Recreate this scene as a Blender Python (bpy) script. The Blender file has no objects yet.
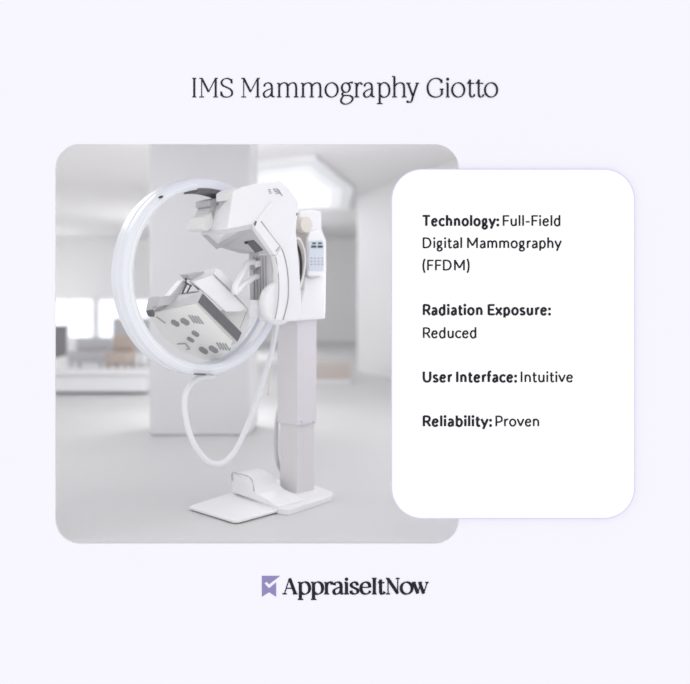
import bpy, bmesh, math, random
from mathutils import Vector, Matrix

# ---------------------------------------------------------------- camera, light, exposure
F, HOR, CX, EYE = 862.0, 300.0, 345.0, 1.15
scn = bpy.context.scene
C = scn.collection
cam_d = bpy.data.cameras.new('camera')
cam_d.sensor_width = 36.0
cam_d.lens = 36.0 * F / 690.0
cam_d.shift_y = -(342.0 - HOR) / 690.0
cam_d.clip_end = 200
cam_d.dof.use_dof = True
cam_d.dof.focus_distance = 4.24
cam_d.dof.aperture_fstop = 0.92
cam = bpy.data.objects.new('camera', cam_d)
cam.location = (0, 0, EYE)
cam.rotation_euler = (math.radians(90), 0, 0)
C.objects.link(cam)
scn.camera = cam

world = bpy.data.worlds.new('daylight')
scn.world = world
world.use_nodes = True
bgn = world.node_tree.nodes['Background']
bgn.inputs[0].default_value = (1.0, 1.0, 1.0, 1)
bgn.inputs[1].default_value = 1.045

vs = scn.view_settings
scn.display_settings.display_device = 'sRGB'
vs.view_transform = 'Standard'
vs.look = 'None'
vs.exposure = 0.0
vs.gamma = 1.0
vs.use_curve_mapping = False


def area(name, loc, size, power, rot=(0, 0, 0), col=(1, 1, 1)):
    d = bpy.data.lights.new(name, 'AREA')
    d.shape = 'RECTANGLE'
    d.size, d.size_y = size
    d.energy = power
    d.color = col
    o = bpy.data.objects.new(name, d)
    o.location = loc
    o.rotation_euler = rot
    C.objects.link(o)
    return o


CEIL = 2.85
WARM = (1.0, 0.995, 0.99)
area('ceiling_lamp_light', (0.9, 4.9, CEIL - 0.04), (2.0, 1.2), 14, col=WARM)
area('ceiling_lamp_light', (-2.6, 5.6, CEIL - 0.04), (1.6, 1.6), 18, col=WARM)


def fill_light(loc, power, r=0.3):  # added point fill, set out of view to brighten walls and ceiling
    d = bpy.data.lights.new('fill_point_light', 'POINT')
    d.energy = power
    d.shadow_soft_size = r
    d.color = WARM
    o = bpy.data.objects.new('fill_point_light', d)
    o.location = loc
    C.objects.link(o)


for gx, gy, gz, gp in ((-4.0, 6.2, 1.4, 25), (2.3, 5.3, 1.4, 17), (2.0, 7.2, 1.2, 34), (-1.25, 8.5, 1.3, 46), (-6.0, 10.0, 0.9, 58),
                       (-7.6, 14.0, 1.0, 80), (-8.6, 21.0, 0.7, 90), (-1.9, 11.5, 1.0, 22), (-2.8, 17.5, 1.0, 130)):
    if gp:
        fill_light((gx, gy, gz), gp)


# ---------------------------------------------------------------- helpers
def srgb(r, g, b):
    def f(c):
        c /= 255.0
        return c / 12.92 if c <= 0.04045 else ((c + 0.055) / 1.055) ** 2.4
    return (f(r), f(g), f(b), 1)


def mat(name, rgb, rough=0.5, metal=0.0, noise=0.0, nscale=20, spec=0.5, coat=0.0, emit=None, es=0.0, bump=0.0):
    m = bpy.data.materials.new(name)
    m.use_nodes = True
    nt = m.node_tree
    p = nt.nodes['Principled BSDF']
    c = srgb(*rgb)
    p.inputs['Base Color'].default_value = c
    p.inputs['Roughness'].default_value = rough
    p.inputs['Metallic'].default_value = metal
    p.inputs['Specular IOR Level'].default_value = spec
    p.inputs['Coat Weight'].default_value = coat
    if emit:
        p.inputs['Emission Color'].default_value = srgb(*emit)
        p.inputs['Emission Strength'].default_value = es
    if noise > 0 or bump > 0:
        tc = nt.nodes.new('ShaderNodeTexCoord')
        n = nt.nodes.new('ShaderNodeTexNoise')
        n.inputs['Scale'].default_value = nscale
        n.inputs['Detail'].default_value = 4
        nt.links.new(tc.outputs['Object'], n.inputs['Vector'])
        if noise > 0:
            r = nt.nodes.new('ShaderNodeMapRange')
            r.inputs['To Min'].default_value = 1 - noise
            r.inputs['To Max'].default_value = 1 + noise
            h = nt.nodes.new('ShaderNodeHueSaturation')
            h.inputs['Color'].default_value = c
            nt.links.new(n.outputs['Fac'], r.inputs['Value'])
            nt.links.new(r.outputs['Result'], h.inputs['Value'])
            nt.links.new(h.outputs['Color'], p.inputs['Base Color'])
        if bump > 0:
            b = nt.nodes.new('ShaderNodeBump')
            b.inputs['Strength'].default_value = bump
            b.inputs['Distance'].default_value = 0.002
            nt.links.new(n.outputs['Fac'], b.inputs['Height'])
            nt.links.new(b.outputs['Normal'], p.inputs['Normal'])
    return m


M = {
    'board': mat('lavender_white_paint', (243, 242, 250), 0.9, noise=0.003, nscale=3, spec=0.0),
    'card': mat('white_card', (254, 254, 254), 0.9, spec=0.0, noise=0.001),
    'card_rim': mat('lavender_rim', (214, 211, 240), 0.8, spec=0.1, noise=0.002),
    'ink': mat('charcoal_ink', (38, 38, 48), 0.8, spec=0.1, noise=0.02),
    'ink_title': mat('dark_title_ink', (44, 44, 56), 0.8, spec=0.1, noise=0.02),
    'purple': mat('muted_purple', (146, 137, 186), 0.8, spec=0.1, noise=0.01),
    'floor': mat('pale_grey_resin_floor', (210, 210, 211), 0.45, noise=0.01, nscale=0.6, spec=0.25),
    'wall': mat('pale_wall_paint', (228, 228, 229), 0.85, noise=0.008, nscale=0.7, spec=0.1),
    'partition': mat('partition_paint', (228, 228, 230), 0.85, noise=0.006, nscale=0.7, spec=0.1),
    'ceil': mat('ceiling_paint', (228, 227, 228), 0.9, noise=0.006, nscale=0.5, spec=0.1),
    'white': mat('gloss_white_enamel', (241, 241, 243), 0.32, noise=0.004, nscale=6, coat=0.2),
    'warm': mat('warm_white_enamel', (238, 237, 235), 0.4, noise=0.004, nscale=6),
    'cool': mat('cool_white_plastic', (230, 233, 241), 0.3, noise=0.006, nscale=5, coat=0.3),
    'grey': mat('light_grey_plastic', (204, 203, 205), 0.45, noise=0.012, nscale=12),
    'mid': mat('mid_grey_plastic', (168, 167, 169), 0.5, noise=0.02, nscale=15),
    'mid2': mat('rib_grey', (205, 203, 208), 0.5, noise=0.01),
    'vent': mat('vent_grey', (168, 167, 170), 0.6, noise=0.03, nscale=60),
    'dark': mat('dark_grey_panel', (104, 103, 107), 0.5, noise=0.03, nscale=40),
    'black': mat('black_rubber', (45, 45, 48), 0.6, noise=0.05, nscale=40),
    'alu': mat('brushed_aluminium', (222, 219, 223), 0.55, metal=0.1, noise=0.012, nscale=30),
    'alu_d': mat('brushed_aluminium_inner', (220, 218, 219), 0.55, metal=0.1, noise=0.012, nscale=30),
    'taupe': mat('taupe_bracket', (190, 184, 177), 0.6, noise=0.02, nscale=18),
    'cream': mat('cream_hub', (226, 221, 212), 0.5, noise=0.01, nscale=18),
    'panel': mat('pale_blue_keypad', (214, 220, 230), 0.5, noise=0.01, nscale=30),
    'key': mat('keypad_grey', (172, 180, 190), 0.5, noise=0.02, nscale=30),
    'screen': mat('dark_green_display', (20, 78, 70), 0.35, noise=0.05, nscale=60),
    'hose': mat('translucent_hose', (230, 231, 234), 0.35, noise=0.006, nscale=20),
    'chrome': mat('chrome', (190, 190, 190), 0.2, metal=0.8, noise=0.01),
    'brown': mat('brown_furniture', (190, 177, 170), 0.8, noise=0.03, nscale=3),
    'brown_pale': mat('pale_brown_furniture', (199, 190, 185), 0.8, noise=0.02, nscale=3),
    'greyf': mat('grey_furniture', (196, 196, 200), 0.8, noise=0.03, nscale=3),
    'darkf': mat('dark_furniture', (128, 126, 130), 0.8, noise=0.03, nscale=3),
    'lamp': mat('lamp_diffuser', (250, 250, 255), 0.6, emit=(246, 249, 255), es=0.92, noise=0.001),
    'glow_out': mat('lamp_glow_outer', (200, 200, 202), 0.8, emit=(246, 249, 255), es=0.30, noise=0.001),  # weak emission imitates the lamp's glow fading into the ceiling
    'glow_mid': mat('lamp_glow_mid', (200, 200, 202), 0.8, emit=(246, 249, 255), es=0.50, noise=0.001),  # middle step of the imitated glow
    'glass': mat('bright_window_glass', (240, 245, 252), 0.3, emit=(236, 243, 255), es=0.8, noise=0.001),
}


def link(name, me, m, parent=None):
    o = bpy.data.objects.new(name, me)
    C.objects.link(o)
    if m is not None:
        me.materials.append(M[m])
    if parent is not None:
        o.parent = parent
        # parents here may carry a location: keep the world-space mesh where it was built
        pw = Matrix.Identity(4)
        p = parent
        chain = []
        while p is not None:
            chain.append(p)
            p = p.parent
        t = Vector((0, 0, 0))
        for q in chain:
            t += q.location
        o.location = -t
    return o


def empty(name, loc, label, cat, group=None):
    o = bpy.data.objects.new(name, None)
    o.empty_display_size = 0.1
    o.location = loc
    C.objects.link(o)
    o['label'] = label
    o['category'] = cat
    if group:
        o['group'] = group
    return o


def tag(o, label, cat, group=None):
    o['label'] = label
    o['category'] = cat
    if group:
        o['group'] = group
    return o


def mesh_of(bm, name, smooth=False):
    bmesh.ops.remove_doubles(bm, verts=bm.verts, dist=1e-6)
    bmesh.ops.recalc_face_normals(bm, faces=bm.faces)
    me = bpy.data.meshes.new(name)
    bm.to_mesh(me)
    bm.free()
    if smooth:
        for p in me.polygons:
            p.use_smooth = True
    return me


def bevel(bm, w, seg=2, ang=25):
    if w <= 0:
        return
    bmesh.ops.recalc_face_normals(bm, faces=bm.faces)
    es = [e for e in bm.edges if len(e.link_faces) == 2 and e.calc_face_angle(0) > math.radians(ang)]
    bmesh.ops.bevel(bm, geom=es, offset=w, segments=seg, affect='EDGES', profile=0.5, clamp_overlap=True)


def add_loft(bm, A, B):
    """closed solid between two polygons of equal length"""
    a = [bm.verts.new(p) for p in A]
    b = [bm.verts.new(p) for p in B]
    n = len(a)
    bm.faces.new(a)
    bm.faces.new(list(reversed(b)))
    for i in range(n):
        j = (i + 1) % n
        bm.faces.new((a[j], a[i], b[i], b[j]))


def add_box(bm, x0, x1, y0, y1, z0, z1):
    add_loft(bm, [(x0, y0, z0), (x1, y0, z0), (x1, y1, z0), (x0, y1, z0)],
             [(x0, y0, z1), (x1, y0, z1), (x1, y1, z1), (x0, y1, z1)])


def box(name, b, m, parent=None, bw=0.0):
    bm = bmesh.new()
    add_box(bm, *b)
    bevel(bm, bw)
    return link(name, mesh_of(bm, name), m, parent)


def catmull(pts, n=8, closed=False):
    P = [Vector(p) for p in pts]
    out = []
    N = len(P)
    rng = range(N) if closed else range(N - 1)
    for i in rng:
        if closed:
            p0, p1, p2, p3 = P[(i - 1) % N], P[i], P[(i + 1) % N], P[(i + 2) % N]
        else:
            p1, p2 = P[i], P[i + 1]
            p0 = P[i - 1] if i > 0 else p1 * 2 - p2
            p3 = P[i + 2] if i + 2 < N else p2 * 2 - p1
        for k in range(n):
            t = k / n
            out.append(0.5 * ((2 * p1) + (p2 - p0) * t + (2 * p0 - 5 * p1 + 4 * p2 - p3) * t * t
                              + (3 * p1 - p0 - 3 * p2 + p3) * t ** 3))
    if not closed:
        out.append(P[-1])
    return out


def add_tube(bm, pts, r, seg=12, smooth_n=8, closed=False):
    path = catmull(pts, smooth_n, closed) if smooth_n else [Vector(p) for p in pts]
    rings = []
    up = Vector((0, 0, 1))
    prev = None
    n = len(path)
    for i, p in enumerate(path):
        a = path[(i - 1) % n] if (closed or i > 0) else p
        b = path[(i + 1) % n] if (closed or i < n - 1) else p
        t = (b - a).normalized()
        if prev is None:
            ref = up if abs(t.z) < 0.9 else Vector((1, 0, 0))
            s = t.cross(ref).normalized()
        else:
            s = (prev - t * prev.dot(t)).normalized()
        prev = s
        w = t.cross(s)
        rr = r(i / max(1, n - 1)) if callable(r) else r
        rings.append([bm.verts.new(p + (s * math.cos(q) + w * math.sin(q)) * rr)
                      for q in (2 * math.pi * k / seg for k in range(seg))])
    m = n if closed else n - 1
    for i in range(m):
        A, B = rings[i], rings[(i + 1) % n]
        for k in range(seg):
            l = (k + 1) % seg
            bm.faces.new((A[k], A[l], B[l], B[k]))
    if not closed:
        bm.faces.new(list(reversed(rings[0])))
        bm.faces.new(rings[-1])


def tube(name, pts, r, m, parent=None, seg=12, smooth_n=8):
    bm = bmesh.new()
    add_tube(bm, pts, r, seg, smooth_n)
    return link(name, mesh_of(bm, name, True), m, parent)


def struct(o):
    o['kind'] = 'structure'
    return o


# ================================================================ the hall (structure)
XL, XR, YB = -9.0, 5.0, 24.0
YW = 4.10            # front face of the lavender wall
TW = 0.012
struct(box('floor', (XL, XR, YW + TW, YB, -0.08, 0.0), 'floor'))
struct(box('ceiling', (XL, XR, YW + TW, YB, CEIL, CEIL + 0.1), 'ceil'))
struct(box('wall_left', (XL - 0.1, XL, YW + TW, YB, 0, CEIL), 'wall'))

# far wall with window openings
bm = bmesh.new()
wins = [(-8.4, -7.0), (-6.9, -5.4)]
W0, W1 = 0.05, 1.2
xs = XL
for a, b in wins:
    add_box(bm, xs, a, YB, YB + 0.15, 0, CEIL)
    add_box(bm, a, b, YB, YB + 0.15, 0, W0)
    add_box(bm, a, b, YB, YB + 0.15, W1, CEIL)
    xs = b
add_box(bm, xs, XR, YB, YB + 0.15, 0, CEIL)
struct(link('wall_back', mesh_of(bm, 'wall_back'), 'wall'))
for i, (a, b) in enumerate(wins):
    w = struct(box('window_%d' % (i + 1), (a, b, YB + 0.05, YB + 0.06, W0, W1), 'glass'))
    bm = bmesh.new()
    for q in (a, (a + b) / 2 - 0.03, b - 0.06):
        add_box(bm, q, q + 0.06, YB + 0.02, YB + 0.05, W0, W1)
    for q in (W0, W1 - 0.06):
        add_box(bm, a, b, YB + 0.025, YB + 0.045, q, q + 0.06)
    link('window_frame', mesh_of(bm, 'window_frame'), 'wall', w)


def slab_wall(name, p, q, th, m='wall'):
    d = Vector((q[0] - p[0], q[1] - p[1], 0)).normalized()
    n = Vector((-d.y, d.x, 0)) * th
    A = [Vector((p[0], p[1], 0)), Vector((q[0], q[1], 0)), Vector((q[0], q[1], 0)) + n, Vector((p[0], p[1], 0)) + n]
    bm = bmesh.new()
    add_loft(bm, A, [v + Vector((0, 0, CEIL)) for v in A])
    return struct(link(name, mesh_of(bm, name), m))


slab_wall('wall_right', (0.34, 14.1), (3.05, 5.6), -0.15)
slab_wall('wall_front_right', (3.05, 5.6), (3.05, YW + TW + 0.002), 0.15)
struct(box('wall_partition', (-1.66, -0.80, 7.3, 7.9, 0, CEIL), 'partition', None, 0.02))


# ================================================================ lavender front wall with rounded opening
def PW(px, py, Y=YW):
    return ((px - CX) * Y / F, EYE - (py - HOR) * Y / F)


def rrect(x0, x1, z0, z1, r, n=10):
    out = []
    for cx, cz, a0 in ((x1 - r, z1 - r, 0), (x0 + r, z1 - r, 90), (x0 + r, z0 + r, 180), (x1 - r, z0 + r, 270)):
        for k in range(n + 1):
            a = math.radians(a0 + 90 * k / n)
            out.append((cx + r * math.cos(a), cz + r * math.sin(a)))
    return out


ox0, oz1 = PW(55, 144)
ox1, oz0 = PW(459, 544)
orad = 24.5 * YW / F
inner = rrect(ox0, ox1, oz0, oz1, orad)
bx0, bx1, bz0, bz1 = -3.6, 3.9, -2.0, 3.6
bm = bmesh.new()
outer = []
for cxs, czs in inner:
    # project each inner vertex to the outer rectangle along its quadrant
    outer.append((cxs, czs))
n = len(inner)
q = n // 4
corners = [(bx1, bz1), (bx0, bz1), (bx0, bz0), (bx1, bz0)]
layers = []
for y in (YW, YW + TW):
    iv = [bm.verts.new((a, y, b)) for a, b in inner]
    cv = [bm.verts.new((a, y, b)) for a, b in corners]
    layers.append((iv, cv))
    for c in range(4):
        seg = iv[c * q:(c + 1) * q]
        for i in range(len(seg) - 1):
            bm.faces.new((seg[i], seg[i + 1], cv[c]))
        bm.faces.new((seg[-1], iv[((c + 1) * q) % n], cv[(c + 1) % 4], cv[c]))
for i in range(n):
    j = (i + 1) % n
    bm.faces.new((layers[0][0][i], layers[0][0][j], layers[1][0][j], layers[1][0][i]))
for i in range(4):
    j = (i + 1) % 4
    bm.faces.new((layers[0][1][i], layers[0][1][j], layers[1][1][j], layers[1][1][i]))
struct(link('wall_front', mesh_of(bm, 'wall_front'), 'board'))


# ---------------------------------------------------------------- lettering
def serif_strip(bm, pts, widths, y, th):
    """ribbon with given half widths in the XZ plane facing -Y"""
    n = len(pts)
    Lf, Rt = [], []
    for i in range(n):
        a = pts[max(0, i - 1)]
        b = pts[min(n - 1, i + 1)]
        t = Vector((b[0] - a[0], b[1] - a[1]))
        t = t.normalized() if t.length > 1e-9 else Vector((0, 1))
        nn = Vector((-t.y, t.x))
        h = widths[i]
        Lf.append((pts[i][0] + nn.x * h, pts[i][1] + nn.y * h))
        Rt.append((pts[i][0] - nn.x * h, pts[i][1] - nn.y * h))
    vf = [(bm.verts.new((l[0], y, l[1])), bm.verts.new((r[0], y, r[1]))) for l, r in zip(Lf, Rt)]
    vb = [(bm.verts.new((l[0], y + th, l[1])), bm.verts.new((r[0], y + th, r[1]))) for l, r in zip(Lf, Rt)]
    for i in range(n - 1):
        bm.faces.new((vf[i][0], vf[i][1], vf[i + 1][1], vf[i + 1][0]))
        bm.faces.new((vf[i][0], vf[i + 1][0], vb[i + 1][0], vb[i][0]))
        bm.faces.new((vf[i + 1][1], vf[i][1], vb[i][1], vb[i + 1][1]))
    for e in (0, n - 1):
        bm.faces.new((vf[e][0], vf[e][1], vb[e][1], vb[e][0]))


# glyph skeletons: x 0..1 of the glyph's own box, y in cap heights (x-height .76)
# ('K',pts) thick straight, ('k',pts) thin straight, ('C',pts) curve, ('O',cx,cy,rx,ry) loop, ('s',x0,x1,y) serif, ('D',x,y,r) dot
XH = 0.75
G = {
    'I': [('K', (.5, 0), (.5, 1)), ('s', 0, 1, 0), ('s', 0, 1, 1)],
    'M': [('k', (.12, 0), (.12, 1)), ('K', (.13, .99), (.5, .27)), ('k', (.5, .27), (.88, 1)), ('K', (.89, 0), (.89, 1)),
          ('s', 0, .24, 0), ('s', .76, 1, 0), ('s', 0, .16, 1), ('s', .86, 1, 1)],
    'N': [('k', (.14, 0), (.14, 1)), ('K', (.14, .97), (.87, .03)), ('k', (.87, 0), (.87, 1)),
          ('s', 0, .28, 0), ('s', 0, .2, 1), ('s', .74, 1, 1)],
    'S': [('C', (.9, .74), (.86, .9), (.52, 1.0), (.18, .92), (.07, .76), (.2, .61), (.52, .51), (.84, .39), (.95, .22), (.84, .06),
           (.5, -.01), (.16, .05), (.04, .26)), ('k', (.93, .72), (.93, .96)), ('k', (.02, .06), (.02, .3))],
    's': [('C', (.86, .55), (.8, .68), (.5, .76), (.2, .69), (.1, .57), (.25, .45), (.55, .37), (.85, .28), (.93, .17), (.82, .05),
           (.5, -.01), (.18, .05), (.06, .19)), ('k', (.9, .53), (.9, .72)), ('k', (.03, .04), (.03, .22))],
    'a': [('C', (.08, .56), (.16, .69), (.4, .76), (.66, .7), (.75, .53), (.75, .3), (.75, .12), (.82, .02), (1, .01)),
          ('C', (.75, .46), (.4, .38), (.12, .27), (.04, .14), (.14, .01), (.36, -.01), (.6, .08), (.75, .25))],
    'm': [('K', (.1, 0), (.1, .73)), ('C', (.1, .56), (.19, .7), (.33, .76), (.46, .7), (.5, .5), (.5, .25), (.5, 0)),
          ('C', (.5, .56), (.6, .7), (.73, .76), (.86, .7), (.9, .5), (.9, .25), (.9, 0)),
          ('s', 0, .2, 0), ('s', .4, .6, 0), ('s', .8, 1, 0), ('s', 0, .1, .73)],
    'h': [('K', (.15, 0), (.15, 1.1)), ('C', (.15, .56), (.33, .7), (.56, .76), (.78, .69), (.84, .5), (.84, .25), (.84, 0)),
          ('s', 0, .32, 0), ('s', .68, 1, 0), ('s', 0, .15, 1.1)],
    'o': [('O', .5, .375, .47, .385)],
    'g': [('O', .42, .5, .34, .255), ('C', (.64, .69), (.75, .77), (.9, .79), (.97, .76)), ('D', .94, .77, .045),
          ('C', (.27, .27), (.13, .2), (.16, .1), (.4, .08), (.72, .07), (.96, -.02), (.96, -.18), (.72, -.33), (.38, -.39), (.08, -.31),
           (.02, -.15), (.2, .06))],
    'r': [('K', (.25, 0), (.25, .73)), ('C', (.25, .5), (.42, .69), (.62, .76), (.85, .73)), ('D', .86, .7, .06),
          ('s', 0, .55, 0), ('s', 0, .25, .73)],
    'p': [('K', (.2, -.36), (.2, .74)), ('C', (.2, .58), (.38, .73), (.62, .76), (.86, .64), (.96, .4), (.9, .14), (.66, -.005), (.4, .0),
           (.2, .14)), ('s', 0, .42, -.36), ('s', .0, .2, .74)],
    'y': [('K', (.14, .74), (.52, .04)), ('C', (.88, .74), (.7, .38), (.52, .0), (.38, -.26), (.14, -.28)), ('D', .1, -.26, .07),
          ('s', 0, .32, .74), ('s', .74, 1, .74)],
    'G': [('C', (.9, .76), (.8, .93), (.54, 1.0), (.26, .92), (.07, .7), (.03, .46), (.1, .2), (.3, .03), (.55, -.01), (.78, .04), (.9, .16)),
          ('K', (.91, .12), (.91, .42)), ('k', (.92, .74), (.92, .93)), ('s', .78, 1, .42)],
    'i': [('K', (.5, 0), (.5, .74)), ('s', 0, 1, 0), ('s', .05, .5, .74), ('D', .5, .95, .085)],
    't': [('C', (.36, .93), (.36, .6), (.36, .3), (.38, .1), (.55, 0), (.8, .02), (.97, .14)), ('s', 0, .9, .73), ('k', (.08, .73), (.36, .93))],
    'A': [('k', (.13, 0), (.46, 1)), ('K', (.47, 1.0), (.86, 0)), ('k', (.25, .36), (.7, .36)), ('s', 0, .27, 0), ('s', .7, 1, 0)],
    'e': [('k', (.1, .42), (.9, .42)), ('C', (.92, .42), (.84, .66), (.52, .76), (.2, .66), (.05, .38), (.2, .08), (.55, -.01), (.84, .07),
           (.96, .2))],
    'w': [('K', (.1, .74), (.34, .02)), ('k', (.34, .02), (.52, .7)), ('K', (.46, .74), (.7, .02)), ('k', (.7, .02), (.92, .74)),
          ('s', 0, .22, .74), ('s', .38, .6, .74), ('s', .82, 1, .74)],
}


def glyphs(name, items, base_py, cap_px, thick, thin, m, parent, Y, serif=None):
    """items: (char, px0, px1) on the board; widths in px"""
    k = Y / F
    bm = bmesh.new()
    th = 0.0015
    idx = 0
    for ch, p0, p1 in items:
        hw = thin * 0.5
        X = lambda x: (p0 + hw + x * (p1 - p0 - 2 * hw) - CX) * k
        Z = lambda y: EYE - (base_py - y * cap_px - HOR) * k
        for s in G[ch]:
            idx += 1
            yy = Y - th - idx * 2e-5
            if s[0] in 'Kk':
                (x0, y0), (x1, y1) = s[1], s[2]
                w = (thick if s[0] == 'K' else thin) * 0.5 * k
                serif_strip(bm, [(X(x0), Z(y0)), (X(x1), Z(y1))], [w, w], yy, th)
            elif s[0] == 's':
                w = (serif or thin) * 0.5 * k
                serif_strip(bm, [(X(s[1]) - w * .3, Z(s[3])), (X(s[2]) + w * .3, Z(s[3]))], [w, w], yy, th)
            elif s[0] == 'D':
                r = max(s[3] * cap_px, thick * 0.55) * k
                c = (X(s[1]), Z(s[2]))
                vs_ = [bm.verts.new((c[0] + r * math.cos(a), yy, c[1] + r * math.sin(a))) for a in
                       (2 * math.pi * j / 14 for j in range(14))]
                bm.faces.new(vs_)
            else:
                if s[0] == 'O':
                    _, cx, cy, rx, ry = s
                    pts = [(X(cx + rx * math.cos(a)), Z(cy + ry * math.sin(a))) for a in
                           (2 * math.pi * j / 32 for j in range(33))]
                else:
                    cp = catmull([Vector((X(a), Z(b), 0)) for a, b in s[1:]], 6)
                    pts = [(v.x, v.y) for v in cp]
                ws = []
                n = len(pts)
                for i in range(n):
                    a = pts[max(0, i - 1)]
                    b = pts[min(n - 1, i + 1)]
                    t = Vector((b[0] - a[0], b[1] - a[1])).normalized()
                    f = abs(t.y * math.cos(.25) - t.x * math.sin(.25)) ** 1.3
                    ws.append((thin + (thick - thin) * f) * 0.5 * k)
                if s[0] == 'O':
                    ws[-1] = ws[0] = ws[1]
                serif_strip(bm, pts, ws, yy, th)
    me = bpy.data.meshes.new(name)
    bmesh.ops.recalc_face_normals(bm, faces=bm.faces)
    bm.to_mesh(me)
    bm.free()
    return link(name, me, m, parent)


# sans skeletons: stroke types 'l' straight, 'c' curve, 'o' loop, 'd' dot; x in 0..1 between stroke centres, y in cap heights (x-height .70)
def arc(cx, cy, rx, ry, a0, a1, n=8):
    return tuple((cx + rx * math.cos(math.radians(a0 + (a1 - a0) * i / n)), cy + ry * math.sin(math.radians(a0 + (a1 - a0) * i / n)))
                 for i in range(n + 1))


def mirror(st):
    return [((t[0],) + tuple((1 - p[0], p[1]) for p in t[1:])) for t in st]


bowl = ('c', (0, .5), (.25, .65), (.52, .68), (.82, .6), (1, .34), (.82, .09), (.5, -.0), (.22, .05), (0, .18))
SANS = {
    'T': [('l', (0, .95), (1, .95)), ('l', (.5, 0), (.5, .95))],
    'F': [('l', (0, 0), (0, 1)), ('l', (0, .95), (1, .95)), ('l', (0, .49), (.88, .49))],
    'E': [('l', (0, 0), (0, 1)), ('l', (0, .95), (1, .95)), ('l', (0, .5), (.88, .5)), ('l', (0, .05), (1, .05))],
    'D': [('l', (0, 0), (0, 1)), ('c', (0, .95), (.42, .95), (.8, .84), (1, .5), (.8, .16), (.42, .05), (0, .05))],
    'M': [('l', (0, 0), (0, 1)), ('l', (1, 0), (1, 1)), ('l', (0, .97), (.5, .22)), ('l', (1, .97), (.5, .22))],
    'R': [('l', (0, 0), (0, 1)), ('c', (0, .95), (.45, .95), (.83, .88), (.9, .7), (.78, .52), (.45, .45), (0, .45)), ('l', (.48, .45), (1, 0))],
    'P': [('l', (0, 0), (0, 1)), ('c', (0, .95), (.5, .95), (.88, .87), (1, .68), (.88, .48), (.5, .4), (0, .4))],
    'U': [('c', (0, 1), (0, .6), (0, .38), (.14, .12), (.5, .03), (.86, .12), (1, .38), (1, .6), (1, 1))],
    'I': [('l', (.5, 0), (.5, 1))],
    'l': [('l', (.5, 0), (.5, 1.03))],
    'i': [('l', (.5, 0), (.5, .7)), ('d', .5, .93)],
    'o': [('o', .5, .345, .5, .315)],
    'c': [('c',) + arc(.55, .345, .55, .315, 42, 318, 12)],
    'e': [('c', (.04, .38), (.5, .38), (.97, .38)), ('c', (.97, .38), (.92, .54), (.74, .64), (.5, .66), (.2, .58), (.02, .34), (.16, .1), (.5, .02), (.78, .06), (.96, .17))],
    'a': [('c', (.08, .55), (.26, .64), (.5, .66), (.8, .61), (.95, .44), (.95, .2), (.95, 0)),
          ('c', (.95, .38), (.6, .37), (.2, .31), (.04, .17), (.16, .05), (.4, .02), (.7, .08), (.95, .22))],
    'h': [('l', (0, 0), (0, 1.03)), ('c', (0, .48), (.22, .62), (.5, .66), (.85, .58), (1, .4), (1, .2), (1, 0))],
    'n': [('l', (0, 0), (0, .7)), ('c', (0, .48), (.22, .62), (.5, .66), (.85, .58), (1, .4), (1, .2), (1, 0))],
    'm': [('l', (0, 0), (0, .7)), ('c', (0, .5), (.12, .62), (.27, .66), (.43, .6), (.5, .42), (.5, .2), (.5, 0)),
          ('c', (.5, .5), (.62, .62), (.77, .66), (.93, .6), (1, .42), (1, .2), (1, 0))],
    'u': [('l', (1, 0), (1, .7)), ('c', (0, .7), (0, .5), (0, .3), (.12, .1), (.46, .03), (.76, .08), (1, .22))],
    'r': [('l', (0, 0), (0, .7)), ('c', (0, .4), (.25, .58), (.55, .66), (1, .64))],
    't': [('c', (.38, .92), (.38, .6), (.38, .3), (.42, .1), (.65, .02), (1, .08)), ('l', (0, .65), (.95, .65))],
    'f': [('c', (.4, 0), (.4, .4), (.4, .8), (.55, .98), (1, 1.0)), ('l', (0, .64), (.92, .64))],
    'v': [('l', (0, .7), (.5, .03)), ('l', (1, .7), (.5, .03))],
    'y': [('l', (0, .7), (.52, .05)), ('l', (1, .7), (.28, -.27))],
    'x': [('l', (0, .7), (1, 0)), ('l', (1, .7), (0, 0))],
    's': [('c', (.93, .57), (.7, .64), (.46, .65), (.14, .58), (.12, .44), (.5, .34), (.92, .24), (.9, .09), (.5, .03), (.2, .05), (0, .13))],
    'b': [('l', (0, 0), (0, 1.03)), bowl],
    'p': [('l', (0, -.26), (0, .7)), bowl],
    'd': [('l', (1, 0), (1, 1.03))] + mirror([bowl]),
    'g': [('o', .43, .43, .4, .22), ('l', (.65, .64), (1.0, .65)),
          ('c', (.2, .25), (.08, .15), (.28, .07), (.7, .05), (.97, -.06), (.8, -.22), (.42, -.28), (.06, -.2), (.03, -.07), (.28, .05))],
    '(': [('c', (1, 1.1), (.35, .85), (0, .42), (.35, .0), (1, -.24))],
    ')': [('c', (0, 1.1), (.65, .85), (1, .42), (.65, .0), (0, -.24))],
    '-': [('l', (0, .38), (1, .38))],
    ':': [('d', .5, .07), ('d', .5, .57)],
}
ADV = {'a': 498, 'b': 561, 'c': 465, 'd': 561, 'e': 529, 'f': 345, 'g': 508, 'h': 554, 'i': 243, 'l': 243, 'm': 822, 'n': 554, 'o': 568, 'p': 555,
       'r': 378, 's': 435, 't': 368, 'u': 554, 'v': 505, 'x': 496, 'y': 505, 'T': 582, 'F': 546, 'D': 757, 'M': 918, 'R': 622, 'E': 580, 'U': 725,
       'I': 276, 'P': 605, '(': 300, ')': 300, '-': 370, ':': 262, ' ': 200}
BEAR = {'l': .5, 'i': .5, 'I': .5, ':': .5, 'o': .075, 'c': .07, 'e': .075, 'v': .04, 'y': .04, 'x': .05, 'T': .06, 's': .09, 'a': .09, 'g': .08, 't': .07,
        'f': .06, 'r': .2, 'M': .1, 'D': .11, 'U': .11, '-': .14, '(': .22, ')': .22, 'm': .09}


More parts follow.
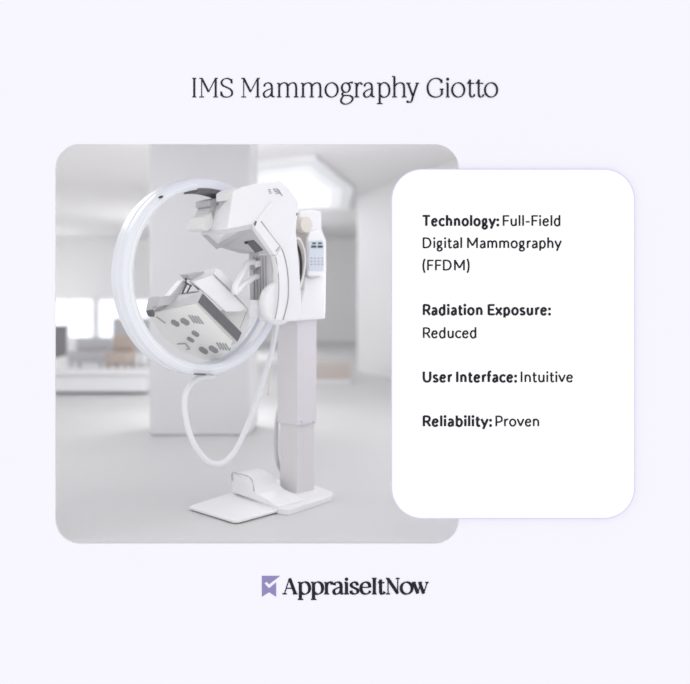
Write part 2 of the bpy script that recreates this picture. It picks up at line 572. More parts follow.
def run_text(name, body, px0, px1, base_py, cap_px, wt, m, parent, Y):
    """lettering drawn stroke by stroke between px0 and px1 of the card face; one mesh per line"""
    k = Y / F
    hw = wt * 0.5
    x = 0.0
    spots = []
    for ch in body:
        w = ADV[ch]
        b = BEAR.get(ch, .13) * w
        rb = b
        if ch in 'FEPR':
            b, rb = .15 * w, .05 * w
        if ch in 'rc':
            rb = .02 * w
        if ch in 'bp':
            rb = .08 * w
        if ch == 'd':
            b, rb = .08 * w, .15 * w
        if ch != ' ':
            spots.append((ch, x + b, x + w - rb))
        x += w
    narrow = 'liI:'
    a = spots[0][1] if spots[0][0] not in narrow else spots[0][1] - 50
    z = spots[-1][2] if spots[-1][0] not in narrow else spots[-1][2] + 55
    sc = (px1 - px0) / (z - a)
    bm = bmesh.new()
    th = 0.0006
    idx = 0
    for ch, g0, g1 in spots:
        q0_, q1_ = px0 + (g0 - a) * sc, px0 + (g1 - a) * sc
        if ch not in narrow:
            f0, f1 = {'T': (0, 0), 't': (.3, .1), 'f': (.3, 0), 'y': (.4, .4), 'v': (.4, .4), 'x': (.4, .4), 'r': (.9, .1), '(': (.8, .2), ')': (.2, .8),
                      '-': (0, 0), 'F': (.9, 0), 'E': (.9, 0), 'P': (.9, .7), 'R': (.9, .3), 'c': (.8, .3), 's': (.5, .5), 'M': (.9, .9)}.get(ch, (.8, .8))
            q0_, q1_ = q0_ + hw * f0, q1_ - hw * f1
        X = lambda u: (q0_ + u * (q1_ - q0_) - CX) * k
        Z = lambda v: EYE - (base_py - v * cap_px - HOR) * k
        for st in SANS[ch]:
            idx += 1
            yy = Y - th - idx * 6e-6
            if st[0] == 'd':
                r = wt * .62 * k
                c = (X(st[1]), Z(st[2]))
                bm.faces.new([bm.verts.new((c[0] + r * math.cos(t), yy, c[1] + r * math.sin(t))) for t in
                              (2 * math.pi * j / 14 for j in range(14))])
                continue
            if st[0] == 'l':
                P = list(st[1:])
            elif st[0] == 'o':
                _, cx, cy, rx, ry = st
                P = [(cx + rx * math.cos(t), cy + ry * math.sin(t)) for t in (2 * math.pi * j / 28 for j in range(29))]
            else:
                P = [(v.x, v.y) for v in catmull([Vector((p[0], p[1], 0)) for p in st[1:]], 5)]
            pts = [(X(p[0]), Z(p[1])) for p in P]
            ws = []
            for i in range(len(pts)):
                p, q = pts[max(0, i - 1)], pts[min(len(pts) - 1, i + 1)]
                t = Vector((q[0] - p[0], q[1] - p[1])).normalized()
                ws.append(wt * (.84 + .16 * abs(t.y)) * 0.5 * k)
            serif_strip(bm, pts, ws, yy, th)
    bmesh.ops.recalc_face_normals(bm, faces=bm.faces)
    me = bpy.data.meshes.new(name)
    bm.to_mesh(me)
    bm.free()
    return link(name, me, m, parent)


# ---- title on the wall
bw, xh = 97.0, 18.6
title = glyphs('title_lettering', [
    ('I', 192, 196.6), ('M', 199, 218.2), ('S', 220.2, 233.3), ('M', 241, 260.2), ('a', 262.8, 275.2),
    ('m', 276.6, 298.8), ('m', 300.4, 323), ('o', 324.6, 338.6), ('g', 340.4, 353.2), ('r', 354, 363.2), ('a', 363, 375.2),
    ('p', 376.6, 390.4), ('h', 391.8, 406.8), ('y', 405.8, 419.4), ('G', 426.6, 443.8), ('i', 445.4, 449.8),
    ('o', 451.2, 465.2), ('t', 466.6, 475.4), ('t', 475.2, 484.4), ('o', 484.0, 498.0)],
    bw, xh, 2.05, 0.95, 'ink_title', None, YW, serif=1.0)
tag(title, 'thin dark serif title lettering across the top of the lavender wall', 'sign')

# ---- wordmark with emblem
wm = empty('wordmark_sign', (PW(345, 590)[0], YW, PW(345, 594)[1]),
           'purple ribbon emblem and bold dark serif wordmark below the window opening', 'sign')
k4 = 90.0 / 690.0
emb = [(53, 60), (192, 60), (108, 125), (90, 105), (72, 118), (108, 155), (162, 110), (162, 220), (108, 185), (53, 220)]
A = []
for x, y in emb:
    X, Z = PW(255 + x * k4, 568 + y * k4)
    A.append((X, YW - 0.0015, Z))
bm = bmesh.new()
add_loft(bm, A, [(x, YW, z) for x, y, z in A])
link('emblem', mesh_of(bm, 'emblem'), 'purple', wm)
glyphs('lettering', [
    ('A', 282, 298), ('p', 297.4, 310.6), ('p', 310.6, 323.6), ('r', 323.8, 333.4), ('a', 332.8, 344.2), ('i', 343.8, 349.2),
    ('s', 349.8, 359), ('e', 359.8, 371.2), ('I', 371.6, 377), ('t', 377.6, 385.4), ('N', 385.6, 400), ('o', 400.2, 413),
    ('w', 411.6, 429)], 593.8, 15.4, 3.2, 1.1, 'ink', wm, YW, serif=1.3)

# ---- information card
YC = YW - 0.016
cd = empty('information_card', (PW(513, 343, YC)[0], YW, PW(513, 518, YC)[1]),
           'white rounded card with lines of dark text mounted right of the window', 'card')


def rr_solid(name, x0p, x1p, y0p, y1p, rpx, Y, th, m, parent):
    x0, z1 = PW(x0p, y0p, Y)
    x1, z0 = PW(x1p, y1p, Y)
    P = rrect(x0, x1, z0, z1, rpx * Y / F, 14)
    bm = bmesh.new()
    add_loft(bm, [(a, Y, b) for a, b in P], [(a, Y + th, b) for a, b in P])
    return link(name, mesh_of(bm, name), m, parent)


rr_solid('rim', 391.3, 635, 168.8, 518.8, 31, YC + 0.0005, 0.0154, 'card_rim', cd)
rr_solid('card_panel', 392.2, 634.1, 169.7, 517.9, 30.2, YC, 0.0004, 'card', cd)
B, R = 2.4, 1.8
for row in [
    ('Technology:', 422.6, 498.6, 225.8, B), ('Full-Field', 502.8, 560.2, 225.8, R),
    ('Digital Mammography', 422.8, 561.4, 248.0, R), ('(FFDM)', 422.6, 469.5, 270.3, R),
    ('Radiation Exposure:', 422.8, 550.3, 314.9, B), ('Reduced', 422.9, 476.2, 337.9, R),
    ('User Interface:', 422.8, 516.4, 382.0, B), ('Intuitive', 520.8, 572.9, 382.0, R),
    ('Reliability:', 422.8, 491.4, 426.2, B), ('Proven', 495.5, 539.0, 426.2, R)]:
    o = run_text('text_line', row[0], row[1], row[2], row[3], 10.4, row[4], 'ink', cd, YC)
    o['label'] = 'bold dark heading' if row[4] == B else 'regular dark text'

# ================================================================ the machine
T = math.radians(46)
U = Vector((math.cos(T), math.sin(T), 0))
V = Vector((-math.sin(T), math.cos(T), 0))
N = -V                       # towards the viewer side of the ring


def FP(px, py, z):
    Y = F * (EYE - z) / (py - HOR)
    return Vector(((px - CX) / F * Y, Y, z))


K = FP(297, 492, 0.045)
O = K + U * 0.065 + V * 0.07
O.z = 0


def UP(px, py, c):
    """point of the plane at offset c along N that the given direction meets"""
    kx = (px - CX) / F
    Y = (c + O.x * N.x + O.y * N.y) / (kx * N.x + N.y)
    return Vector((kx * Y, Y, EYE - (py - HOR) / F * Y))


def UA(px, py, c):
    p = UP(px, py, c) - O
    return (p.dot(U), p.z)


def W(a, c, z):
    return O + U * a + N * c + Vector((0, 0, z))


mach = empty('mammography_unit', O, 'white upright medical imaging machine with a large ring and grey column on the floor',
             'medical machine')


def prism(name, poly, c0, c1, m, parent=None, bw=0.006, ref=None, seg=2):
    """outline given at offset ref (default c1, the near face) extruded along N from c0 to c1"""
    rc = c1 if ref is None else ref
    az = [UA(x, y, rc) for x, y in poly]
    bm = bmesh.new()
    add_loft(bm, [W(a, c1, z) for a, z in az], [W(a, c0, z) for a, z in az])
    bevel(bm, bw, seg)
    return link(name, mesh_of(bm, name), m, parent or mach)


def loft(name, pf, cf, pb, cb, m, parent=None, bw=0.006):
    cfs = cf if isinstance(cf, (list, tuple)) else [cf] * len(pf)
    cbs = cb if isinstance(cb, (list, tuple)) else [cb] * len(pb)
    bm = bmesh.new()
    add_loft(bm, [UP(x, y, c) for (x, y), c in zip(pf, cfs)], [UP(x, y, c) for (x, y), c in zip(pb, cbs)])
    bevel(bm, bw)
    bmesh.ops.triangulate(bm, faces=[f for f in bm.faces if len(f.verts) > 4])
    return link(name, mesh_of(bm, name), m, parent or mach)


# ---- base
def floor_poly(name, pts, z0, z1, m, bw=0.004):
    P = [FP(x, y, z1) for x, y in pts]
    bm = bmesh.new()
    add_loft(bm, P, [Vector((p.x, p.y, z0)) for p in P])
    bevel(bm, bw)
    return link(name, mesh_of(bm, name), m, mach)


floor_poly('foot_plate', [(189, 506.5), (193, 504.5), (232, 492), (279, 508), (279.5, 509), (239, 520), (233, 520)], 0.006, 0.022, 'white')
floor_poly('column_plate', [(232, 490), (279, 508.5), (288, 509.5), (292, 508.5), (332, 495.5), (333.5, 493), (331, 491), (316, 485.5), (268, 478)],
           0.0, 0.032, 'white')
# raised tray cover on the plate: low at the front, humped at the back
bm = bmesh.new()
p_f0, p_f1 = FP(277, 508, 0.03), FP(232, 492.5, 0.03)        # edge beside the foot plate, front and back end
d = (p_f1 - p_f0)
prof = [(0.0, 0.012), (0.2, 0.028), (0.42, 0.038), (0.55, 0.062), (0.68, 0.100), (0.85, 0.114), (1.0, 0.112)]
A = [p_f0 + d * t + Vector((0, 0, h)) for t, h in prof] + [p_f1, p_f0]
wdt = U * 0.20
Bk = [p + wdt for p in A]
add_loft(bm, A, Bk)
bevel(bm, 0.006)
link('foot_tray', mesh_of(bm, 'foot_tray'), 'white', mach)
hoop = [p_f1 + d * -0.02 + Vector((0, 0, 0.07)) - U * 0.004, p_f1 + d * -0.02 + Vector((0, 0, 0.114)) - U * 0.004,
        p_f1 + d * -0.12 + Vector((0, 0, 0.122)) - U * 0.004, p_f1 + d * -0.42 + Vector((0, 0, 0.122)) - U * 0.004,
        p_f1 + d * -0.5 + Vector((0, 0, 0.09)) - U * 0.004, p_f1 + d * -0.52 + Vector((0, 0, 0.05)) - U * 0.004]
tube('chrome_handle', hoop, 0.0035, 'chrome', mach, 8)['label'] = 'thin chrome hoop handle'


# ---- column
def col_box(name, hu, hv, z0, z1, m, bw=0.003, du=0, dv=0):
    bm = bmesh.new()
    P = [W(su * hu + du, sv * hv + dv, 0) for su, sv in ((-1, -1), (1, -1), (1, 1), (-1, 1))]
    add_loft(bm, [p + Vector((0, 0, z0)) for p in P], [p + Vector((0, 0, z1)) for p in P])
    bevel(bm, bw)
    return link(name, mesh_of(bm, name), m, mach)


zj = EYE - (425 - HOR) / F * K.y
zc = EYE - (322 - HOR) / F * K.y
col_box('column_lower', 0.068, 0.075, 0.03, zj + 0.1, 'alu_d')
col_box('column_upper', 0.077, 0.086, zj, zc + 0.02, 'alu')
col_box('column_collar', 0.084, 0.092, 0.03, 0.036, 'white', 0.001)
for px in (301.5, 313.5):
    a, z = UA(px, 422, 0.087)
    bm = bmesh.new()
    add_tube(bm, [W(a, 0.084, z), W(a, 0.089, z)], 0.005, 10, 0)
    link('bolt', mesh_of(bm, 'bolt'), 'chrome', mach)
# ---- housing on the column
hs = prism('column_housing', [(306.5, 229), (304, 290), (297, 321), (325.5, 319), (326.6, 241), (322, 229), (321.5, 211.5),
                              (312, 210), (300, 211), (299, 229)], -0.12, 0.11, 'white', None, 0.008)
prism('hub_bracket', [(294, 229), (308, 229), (306.5, 262), (303, 290), (297, 290)], 0.10, 0.112, 'taupe', None, 0.003)
# horizontal hub shaft behind the arm
a, z = UA(303, 225, 0.14)
bm = bmesh.new()
add_tube(bm, [W(a, 0.05, z), W(a, 0.17, z)], 0.045, 24, 0)
link('hub_shaft', mesh_of(bm, 'hub_shaft', False), 'cream', mach)
pan = prism('control_panel', [(307.5, 238), (308, 277), (324, 277), (326.3, 270), (326.3, 243), (323.8, 236), (321, 229.5), (310, 232)],
            0.11, 0.135, 'white', None, 0.004)
kp = prism('keypad', [(309, 241), (309.2, 271), (323.6, 271), (324, 242.5), (322, 240)], 0.135, 0.139, 'panel', pan, 0.001)
for (x0, x1, y0, y1) in ((312.2, 316, 242.4, 244.2), (318.2, 322, 242.4, 244.2), (311.4, 316.4, 245.4, 247.8), (317.6, 322.8, 245.4, 247.8)):
    prism('display', [(x0, y0), (x1, y0), (x1, y1), (x0, y1)], 0.139, 0.1405, 'screen', pan, 0)['label'] = 'dark green display window'
rnd = random.Random(4)
for r_, y in enumerate((251.5, 257.5, 260.6, 263.6)):
    for cq in range(4):
        if r_ == 0:
            continue
        x = 310.6 + cq * 3.6
        prism('key', [(x, y), (x + 1.9, y), (x + 1.9, y + 1.5), (x, y + 1.5)], 0.139, 0.140, 'key', pan, 0)
prism('panel_grip', [(307, 275.5), (321, 275.5), (318.5, 277.8), (315, 278.6), (311, 277.6)], 0.11, 0.14, 'grey', pan, 0.001)
# cable arc in the gap
tube('looped_cable', [UP(296, 238, .16), UP(300, 240, .16), UP(304, 250, .16), UP(305, 262, .16), UP(303, 276, .16), UP(300, 288, .16)],
     0.007, 'warm', mach, 10)
tube('looped_cable', [UP(295, 242, .15), UP(299, 250, .15), UP(301, 262, .15), UP(300.5, 276, .15), UP(299, 290, .15)],
     0.008, 'black', mach, 10)

# ---- rotating arm body
arm = prism('rotating_arm', [(281, 180), (291, 190), (299.8, 202.5), (297.6, 216), (296.6, 231), (298.5, 252), (300.2, 272), (301.5, 293),
                             (302, 318), (298, 321), (281, 322), (274, 320), (277, 300), (277.5, 270), (275, 255), (256, 225), (262, 190)],
            0.17, 0.30, 'white', None, 0.01, None, 3)
# the trim band running down its edge
prism('edge_trim', [(281, 247.5), (284, 256), (286.6, 268), (288, 282), (287.8, 298), (285, 312), (282.6, 320.5), (275, 320.5), (278, 307), (279, 293),
                    (278.4, 275), (275.6, 256)], 0.28, 0.312, 'white', None, 0.005)
prism('latch_cover', [(256.6, 219.5), (259, 219), (280.6, 247), (276, 255.2), (274, 254), (254, 226), (254, 222)], 0.28, 0.318, 'white', None, 0.005)
for pth in ([(281.4, 248), (284.4, 256), (287, 268), (288.4, 282), (288.2, 298), (285.4, 312), (283, 320)], [(275.6, 257), (278.2, 272), (278.8, 290), (277.6, 306), (275, 319)],
            [(259.4, 219.6), (266, 228.4), (273, 237.6), (280.6, 247)]):
    tube('edge_line', [UP(x_, y_, .309) for x_, y_ in pth], 0.003, 'vent', mach, 6, 4)
prism('latch', [(254.2, 224.2), (255.6, 220.8), (257.0, 221.2), (255.4, 226)], 0.318, 0.322, 'dark', None, 0)
prism('latch', [(275.8, 251), (279.2, 246.6), (279.8, 247.2), (276.4, 251.8)], 0.318, 0.321, 'mid', None, 0)
prism('seam', [(260, 220.5), (261.2, 220.5), (268, 229.6), (267.4, 231)], 0.304, 0.307, 'mid', None, 0)
# raised rib on the arm
tube('raised_rib', [UP(271, 203, .302), UP(266, 210, .304), UP(260, 218, .302), UP(258, 224, .299)], 0.012, 'white', mach, 12)
for i, (xa, ya) in enumerate(((273.2, 189.4), (274.6, 191.4), (276, 193.4))):
    tube('vent_slot', [UP(xa, ya, .306), UP(xa + 4, ya - .4, .306), UP(xa + 6.4, ya + 2.2, .306)], 0.0028, 'mid', mach, 6, 4)
for i, (xa, ya) in enumerate(((268.4, 189.6), (268.8, 191.4), (269.6, 193.2))):
    tube('vent_slot', [UP(xa, ya, .306), UP(xa + 2.4, ya - .2, .306)], 0.002, 'mid', mach, 6, 2)
tube('vent_slot', [UP(296.6, 215.2, .306), UP(297.4, 213, .306)], 0.003, 'dark', mach, 6, 2)

# ---- tube head
head = loft('tube_head', [(233, 192), (241, 187), (262, 182), (281, 180), (291, 190), (299.6, 202.5), (297.6, 216), (292, 240), (276, 255), (254, 224.3), (227, 229.5)], .304,
            [(214, 199), (220, 192), (240, 188), (254, 186), (262, 192), (268, 204), (268, 216), (262, 240), (240, 253), (216, 246), (201, 231.5)], -.03,
            'white', None, 0.008)
# window in the slanted underside of the head
q0, q1 = UP(254, 224, .27), UP(276, 255, .27)
q3, q2 = UP(216, 246, -.03), UP(238, 254, -.03)
q0b = UP(201, 231.5, -.03)


def face_pt(px, py, P0, P1, P2):
    nrm = (P1 - P0).cross(P2 - P0)
    E = Vector((0, 0, EYE))
    dr = Vector(((px - CX) / F, 1, -(py - HOR) / F))
    t = (P0 - E).dot(nrm) / dr.dot(nrm)
    return E + dr * t


def face_panel(name, pts, P, m, parent, up=0.003, dn=0.006):
    nrm = (P[1] - P[0]).cross(P[2] - P[0]).normalized()
    E = Vector((0, 0, EYE))
    if (E - P[0]).dot(nrm) < 0:
        nrm = -nrm
    Q = [face_pt(x, y, *P) for x, y in pts]
    bm = bmesh.new()
    add_loft(bm, [p + nrm * up for p in Q], [p - nrm * dn for p in Q])
    return link(name, mesh_of(bm, name), m, parent)


f8, f9, f10 = UP(276, 255, .304), UP(254, 224.3, .304), UP(227, 229.5, .304)
b8, b9, b10 = UP(240, 253, -.03), UP(216, 246, -.03), UP(201, 231.5, -.03)
P3 = (f9, f8, b9)
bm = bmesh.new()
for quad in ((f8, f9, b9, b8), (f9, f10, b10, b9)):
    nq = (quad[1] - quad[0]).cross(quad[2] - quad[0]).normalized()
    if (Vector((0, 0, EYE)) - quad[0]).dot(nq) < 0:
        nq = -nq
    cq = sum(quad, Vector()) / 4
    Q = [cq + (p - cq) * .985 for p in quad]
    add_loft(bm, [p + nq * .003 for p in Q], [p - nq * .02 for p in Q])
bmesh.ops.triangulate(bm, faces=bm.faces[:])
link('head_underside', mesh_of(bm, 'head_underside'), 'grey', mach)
face_panel('collimator_window', [(246.6, 240.8), (254, 239.6), (263.4, 249.4), (256, 252)], P3, 'dark', mach, 0.008)['label'] = 'dark grey window'
face_panel('collimator_stop', [(245, 241.2), (247.6, 240.6), (248.6, 242.4), (246, 243.2)], P3, 'black', mach, 0.010)

# ---- mechanism between ring and head
prism('ring_clamp', [(209, 200), (216, 198), (228, 199), (232, 207), (222, 213), (209, 206)], -0.04, 0.08, 'grey', None, 0.004)
prism('clamp_bracket', [(221, 203), (228, 200), (231, 209), (222, 210)], 0.09, 0.13, 'mid', None, 0.003)
prism('clamp_block', [(212, 207), (231, 206), (228, 228), (224, 231), (207, 229), (209, 214)], -0.04, 0.09, 'grey', None, 0.008)
prism('clamp_cover', [(204, 217), (212, 212), (215, 226), (208, 231), (201, 229)], -0.02, 0.11, 'warm', None, 0.006)
prism('vent_grille', [(214, 216), (219, 215), (218, 224), (213, 225)], 0.09, 0.096, 'vent', None, 0.001)
prism('joint_block', [(233, 191.5), (237, 189), (242, 187.5), (243, 190), (238, 196), (233, 200)], 0.16, 0.302, 'warm', None, 0.006)

# ---- shaft, drum and compression arms
prism('guide_shaft', [(270, 252), (277, 256), (279.6, 290), (278, 300), (271, 300)], 0.09, 0.265, 'mid2', None, 0.003)
sa, sz0 = UA(270, 252, .265)
sz1 = UA(271, 300, .265)[1]
for i in range(5):
    cc = 0.13 + i * 0.024
    bm = bmesh.new()
    A_ = [W(sa - 0.003, cc, sz1), W(sa - 0.003, cc + .008, sz1), W(sa + 0.01, cc + .008, sz1), W(sa + 0.01, cc, sz1)]
    add_loft(bm, A_, [p + Vector((0, 0, sz0 - sz1 - 0.02)) for p in A_])
    link('guide_rib', mesh_of(bm, 'guide_rib'), 'mid', mach)
a, z = UA(281.5, 303, 0.295)
bm = bmesh.new()
add_tube(bm, [W(a, 0.235, z), W(a, 0.297, z)], 0.112, 40, 0)
bevel(bm, 0.015, 3, 40)
dr = link('pivot_drum', mesh_of(bm, 'pivot_drum'), 'white', mach)
bm = bmesh.new()
add_tube(bm, [W(a, 0.26, z), W(a, 0.28, z)], 0.117, 40, 0)
link('drum_band', mesh_of(bm, 'drum_band'), 'white', mach)
tube('compression_arm', [UP(254, 262, .16), UP(248, 263, .18), UP(244, 270, .2), UP(239, 279, .22), UP(235, 287, .24), UP(236, 294, .24)],
     0.017, 'white', mach, 14)
tube('compression_arm', [UP(261, 277, .16), UP(255, 277, .18), UP(249, 281, .2), UP(243, 285, .22), UP(238, 290, .24), UP(233, 292, .24)],
     0.016, 'white', mach, 14)
tube('arm_joint_knob', [UP(260, 273, .17), UP(262.5, 279, .17)], 0.014, 'mid', mach, 12, 0)
prism('carriage_block', [(254, 259), (263, 257.5), (263.5, 267), (255, 270)], 0.13, 0.17, 'mid', None, 0.004)
prism('carriage_cap', [(256.2, 261.5), (261.5, 260), (262, 266), (257, 267.5)], 0.17, 0.19, 'white', None, 0.004)

# ---- the ring (hoop)
RR = 0.508
c1r, c0r = 0.12, -0.01
ca, cz = UA(210.5, 277, c1r)


def hoop_obj(name, prof, m, a0=0, a1=360, n=128, parent=None, smooth=True):
    """prof: closed loop of (radius, c)"""
    full = abs(a1 - a0) >= 360
    bm = bmesh.new()
    rows = []
    for i in range(n if full else n + 1):
        th = math.radians(a0 + (a1 - a0) * i / n)
        rows.append([bm.verts.new(W(ca + r * math.cos(th), c, cz + r * math.sin(th))) for r, c in prof])
    nn = len(prof)
    L = len(rows)
    for i in range(L if full else L - 1):
        A_, B_ = rows[i], rows[(i + 1) % L]
        for k in range(nn):
            l = (k + 1) % nn
            bm.faces.new((A_[k], A_[l], B_[l], B_[k]))
    if not full:
        bm.faces.new(rows[0])
        bm.faces.new(list(reversed(rows[-1])))
    o = link(name, mesh_of(bm, name), m, parent or mach)
    if smooth:
        me = o.data
        for p in me.polygons:
            p.use_smooth = True
        me.set_sharp_from_angle(angle=math.radians(35))
    return o


rd = RR - 0.056
ring = hoop_obj('ring', [(RR - .012, c1r), (RR, c1r - .014), (RR + .004, (c1r + c0r) / 2), (RR, c0r + .014), (RR - .012, c0r),
                         (rd + .01, c0r), (rd, c0r + .01), (rd, c0r + .035), (rd + .012, c0r + .045), (rd + .012, c1r - .045), (rd, c1r - .035), (rd, c1r - .01), (rd + .01, c1r)], 'cool')
hoop_obj('ring_seam', [(RR + .006, c1r - .05), (RR + .006, c1r - .056), (RR - .004, c1r - .056), (RR - .004, c1r - .05)], 'white', 120, 250, 60, ring)
hoop_obj('ring_seam', [(rd + .022, c1r + .003), (rd + .03, c1r + .003), (rd + .03, c1r - .004), (rd + .022, c1r - .004)], 'white', 100, 300, 80, ring)
hoop_obj('inner_track', [(rd + .014, c1r - .004), (rd + .014, c0r + .004), (rd - .014, c0r + .004), (rd - .014, c1r - .004)], 'dark', 42, 100, 48, ring)[
    'label'] = 'dark grey inner channel'
for th in (90, 268):
    pass
prism('ring_clip', [(196, 373.4), (206, 373.6), (206, 375.6), (196, 375)], 0.13, 0.15, 'dark', ring, 0.001)
prism('ring_clip', [(205, 374), (214, 374.2), (214, 375.6), (205, 375.6)], 0.12, 0.15, 'chrome', ring, 0.001)
prism('ring_clip', [(160.6, 197), (163, 195.4), (163, 197.2), (161.6, 198.2)], 0.1, 0.14, 'black', ring, 0)

# ---- detector unit hanging inside the ring
DF, DB = .2, -.06
det = loft('detector_housing', [(202, 291.5), (242.6, 333), (237.6, 343), (196.4, 302.8)], DF,
           [(167, 296.5), (203, 340), (203.5, 358), (152.5, 311.5)], DB, 'grey', None, 0.003)
P4 = (UP(202, 291.5, DF), UP(242.6, 333, DF), UP(196.4, 302.8, DF))
face_panel('dark_front_strip', [(202.6, 293.6), (241.2, 332.8), (237.2, 341.4), (198, 302.2)], P4, 'dark', det, 0.004)['label'] = 'dark grey front strip'
P5 = (UP(196.4, 302.8, DF), UP(237.6, 343, DF), UP(152.5, 311.5, DB))
# pale lower skin of the housing
UB = UP(203.5, 358, DB)
E_ = Vector((0, 0, EYE))
face_panel('underside_skin', [(196, 303.6), (232.5, 341), (228, 351.5), (219, 361), (205, 359), (180, 350), (161, 334), (151, 318), (153.5, 312)], P5, 'warm', det, 0.006, 0.02)
P5n = (P5[1] - P5[0]).cross(P5[2] - P5[0]).normalized()
if (E_ - P5[0]).dot(P5n) < 0:
    P5n = -P5n


def oval(cx, cy, L, Wd, ang, n=18):
    a_ = math.radians(ang)
    return [(cx + L * math.cos(t) * math.cos(a_) - Wd * math.sin(t) * math.sin(a_), cy + L * math.cos(t) * math.sin(a_) + Wd * math.sin(t) * math.cos(a_))
            for t in (2 * math.pi * i / n for i in range(n))]


kz = 110 / 684
for (x, y, L, Wd) in ((222, 386, 30, 18), (282, 377, 32, 20), (347, 452, 27, 16), (317, 489, 26, 14), (397, 556, 32, 19), (459, 549, 33, 19)):
    gcx, gcy = 140 + x * kz, 260 + y * kz
    hl, hw = L * kz, Wd * kz
    a_ = math.radians(32)
    bmv = bmesh.new()
    for s_ in range(-3, 4):
        f_ = math.sqrt(max(0, 1 - (s_ / 4.0) ** 2))
        ox, oy = gcx - math.sin(a_) * hw * s_ / 4, gcy + math.cos(a_) * hw * s_ / 4
        x0_, y0_ = ox - math.cos(a_) * hl * f_, oy - math.sin(a_) * hl * f_
        x1_, y1_ = ox + math.cos(a_) * hl * f_, oy + math.sin(a_) * hl * f_
        wx, wy = -math.sin(a_) * hw / 16, math.cos(a_) * hw / 16
        Q = [face_pt(a, b, *P5) for a, b in ((x0_ - wx, y0_ - wy), (x1_ - wx, y1_ - wy), (x1_ + wx, y1_ + wy), (x0_ + wx, y0_ + wy))]
        add_loft(bmv, [p_ + P5n * 0.0085 for p_ in Q], [p_ - P5n * 0.004 for p_ in Q])
    link('round_vent', mesh_of(bmv, 'round_vent'), 'vent', det)
for (x, y) in ((340, 362), (508, 528)):
    bmv = bmesh.new()
    for i in range(4):
        x0, y0 = x - 38 + i * 18, y - 24 + i * 2
        P_ = [(x0, y0), (x0 + 8, y0 - 3), (x0 + 44, y0 + 46), (x0 + 36, y0 + 49)] if y < 400 else \
             [(x0 + 4, y0 + 4), (x0 + 12, y0 + 1), (x0 + 40, y0 + 44), (x0 + 32, y0 + 48)]
        Q = [face_pt(140 + a * kz, 260 + b * kz, *P5) for a, b in P_]
        add_loft(bmv, [p_ + P5n * 0.0085 for p_ in Q], [p_ - P5n * 0.004 for p_ in Q])
    link('slot_vent', mesh_of(bmv, 'slot_vent'), 'vent', det)
for segs in ((((105, 345), (160, 385)),), (((235, 515), (285, 512)), ((285, 512), (312, 545)), ((290, 548), (312, 545)))):
    bmv = bmesh.new()
    for a, b in segs:
        p0, p1 = face_pt(140 + a[0] * kz, 260 + a[1] * kz, *P5) + P5n * 0.009, face_pt(140 + b[0] * kz, 260 + b[1] * kz, *P5) + P5n * 0.009
        add_tube(bmv, [p0, p1], 0.003, 6, 0)
    link('catch_wire', mesh_of(bmv, 'catch_wire'), 'vent', det)
# hinge arm at the back of the detector and the bracket to the ring
prism('hinge_block', [(150, 310.5), (153.5, 309.5), (155, 313), (154.5, 317), (152, 316)], -0.04, 0.0, 'dark', None, 0.002)
prism('hinge_arm', [(155, 298), (160, 296), (157, 308), (152, 310)], -0.08, -0.02, 'grey', None, 0.003)
prism('detector_side_plate', [(160, 298), (199, 291), (198, 301), (158, 306.5)], -0.02, 0.03, 'grey', None, 0.003)
prism('support_strut', [(168, 298), (183, 280), (189, 283), (176, 299)], -0.06, -0.01, 'white', None, 0.004)
bmv = bmesh.new()
for pq in (((187, 283), (182, 294)), ((191, 285), (186, 295)), ((186, 275), (185.6, 283)), ((190, 281), (199, 290)), ((185.6, 283), (192, 286))):
    add_tube(bmv, [UP(*pq[0], .0), UP(*pq[1], .02)], 0.0045, 6, 0)
link('hinge_rods', mesh_of(bmv, 'hinge_rods'), 'dark', mach)
prism('hinge_cover', [(187, 274.4), (204, 271.6), (207, 275), (192, 280)], -0.02, 0.05, 'grey', None, 0.004)

# ---- breast support table: two overlapping white slabs
loft('support_table', [(213, 275), (247.5, 308.5), (239, 311.5), (226, 312), (193, 282)], .19,
     [(202, 273), (214.5, 273.5), (247, 307), (223.5, 309.5), (189, 281)], .03, 'white', None, 0.005)
loft('compression_paddle', [(216, 268), (221, 270), (252, 303.5), (248, 309), (214, 275)], .17, [(204, 270), (208, 271), (239, 304), (236, 308), (202, 275)], .04, 'white', None, 0.004)
tube('paddle_wire', [UP(213.8, 274.6, .2), UP(231, 291, .2), UP(247.6, 309, .2), UP(246, 313, .2), UP(240, 328, .2)], 0.0022, 'mid', mach, 6, 2)
prism('support_side_panel', [(222, 311), (246, 309), (250, 316), (243, 331), (236, 326)], 0.02, 0.1, 'warm', None, 0.003)

# ---- hoses
tube('hose', [UP(214, 376.5, .06), UP(203, 377, .06), UP(193, 382, .06), UP(186, 393, .06), UP(184.6, 408, .06), UP(188, 428, .06), UP(195, 446, .06),
              UP(206, 460, .06), UP(218, 464, .06), UP(228, 459, .06), UP(238, 446, .06), UP(249, 422, .06), UP(258, 398, .06), UP(266, 372, .06),
              UP(272, 350, .06), UP(276, 328, .06), UP(278, 318, .06)], 0.0155, 'hose', mach, 16)['label'] = 'looping white hose'
tube('cable', [UP(280, 405, -.12), UP(277.6, 416, -.12), UP(276, 432, -.12), UP(276.2, 450, -.12), UP(278, 464, -.12), UP(282, 472, -.12)], 0.012, 'grey', mach, 12)
tube('cable', [UP(274, 326, -.02), UP(273, 345, -.02), UP(270, 370, -.02), UP(268, 395, -.02)], 0.005, 'cream', mach, 8)

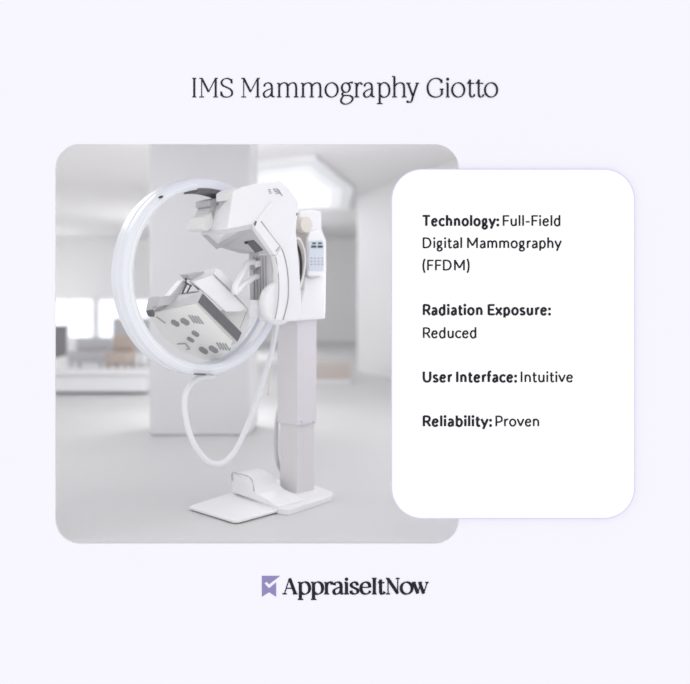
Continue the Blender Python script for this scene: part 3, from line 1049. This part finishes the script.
# ================================================================ ceiling light and far furniture
CL = []
for (nm, pts, lab) in (
        ('ceiling_light', [(-1.1, 10.6), (-0.35, 10.1), (0.12, 12.9), (0.06, 15.8), (-1.6, 16.4), (-2.0, 13.2)],
         'large bright ceiling light panel glowing behind the machine head'),):
    t = empty(nm, (pts[0][0], pts[0][1], CEIL - 0.05), lab, 'ceiling light')
    cx_ = sum(p[0] for p in pts) / len(pts)
    cy_ = sum(p[1] for p in pts) / len(pts)
    for nm_, k0, mt_ in (('glow_falloff_outer', 1.0, 'glow_out'), ('glow_falloff_mid', 0.82, 'glow_mid'), ('diffuser_core', 0.62, 'lamp')):  # the two outer steps put the lamp's soft glow into emissive shapes
        zz = CEIL - 0.05 - (1 - k0) * 0.05
        o_ = [(cx_ + (x - cx_) * k0, cy_ + (y - cy_) * k0) for x, y in pts]
        bm = bmesh.new()
        add_loft(bm, [(x, y, zz) for x, y in o_], [(x, y, CEIL - 0.03) for x, y in o_])
        link(nm_, mesh_of(bm, nm_), mt_, t)
    o_ = [(cx_ + (x - cx_) * 1.02, cy_ + (y - cy_) * 1.02) for x, y in pts]
    bm = bmesh.new()
    add_loft(bm, [(x, y, CEIL - 0.03) for x, y in o_], [(x, y, CEIL) for x, y in o_])
    link('frame', mesh_of(bm, 'frame'), 'white', t)

# long low white counter at the left
ct = empty('counter', (-3.5, 10.6, 0), 'long low white counter standing out of focus at the left of the hall', 'counter')
box('body', (-4.4, -2.42, 10.5, 11.0, 0.03, 0.24), 'white', ct, 0.01)
box('top', (-4.45, -2.38, 10.45, 11.05, 0.24, 0.28), 'white', ct, 0.01)


def seat(name, x, y, w, d, h, back, m, label, cat):
    t = empty(name, (x, y, 0), label, cat)
    box('seat', (x - w / 2, x + w / 2, y - d / 2, y + d / 2, h - 0.16, h), m, t, 0.03)
    box('backrest', (x - w / 2, x + w / 2, y + d / 2 - 0.1, y + d / 2, h + 0.002, back), m, t, 0.03)
    for sx in (-1, 1):
        for sy in (-1, 1):
            cxx, cyy = x + sx * (w / 2 - 0.05), y + sy * (d / 2 - 0.05)
            box('leg', (cxx - 0.02, cxx + 0.02, cyy - 0.02, cyy + 0.02, 0, h - 0.162), m, t, 0.004)
    return t


def at(px, Y):
    return (px - CX) / F * Y


seat('armchair', at(121, 12.2), 12.2, 0.33, 0.5, 0.42, 0.66, 'brown', 'blurred brown armchair behind the white counter', 'chair')
seat('bench', at(90, 13.4), 13.4, 0.55, 0.5, 0.36, 0.56, 'greyf', 'blurred light grey bench left of the brown armchair', 'bench')
seat('sofa', at(128, 15.4), 15.4, 0.7, 0.7, 0.42, 0.82, 'greyf', 'blurred grey sofa behind the brown armchair', 'sofa')
t = empty('cabinet', (at(53, 11.5), 11.5, 0), 'dark blurred cabinet cut off by the left edge of the window opening', 'cabinet')
box('body', (at(46, 11.5), at(57.5, 11.5), 11.5, 11.9, 0.38, 0.8), 'darkf', t, 0.01)
box('plinth', (at(46, 11.5), at(57, 11.5), 11.52, 11.88, 0, 0.38), 'white', t, 0.01)
t = empty('low_cabinet', (at(334, 12.6), 12.6, 0), 'blurred brown low cabinet on a white base right of the column', 'cabinet')
box('body', (at(312, 12.0), at(350, 12.0), 12.0, 12.5, 0.04, 0.26), 'brown_pale', t, 0.01)
box('base', (at(311, 12.0), at(351, 12.0), 11.98, 12.5, 0, 0.04), 'white', t, 0.005)
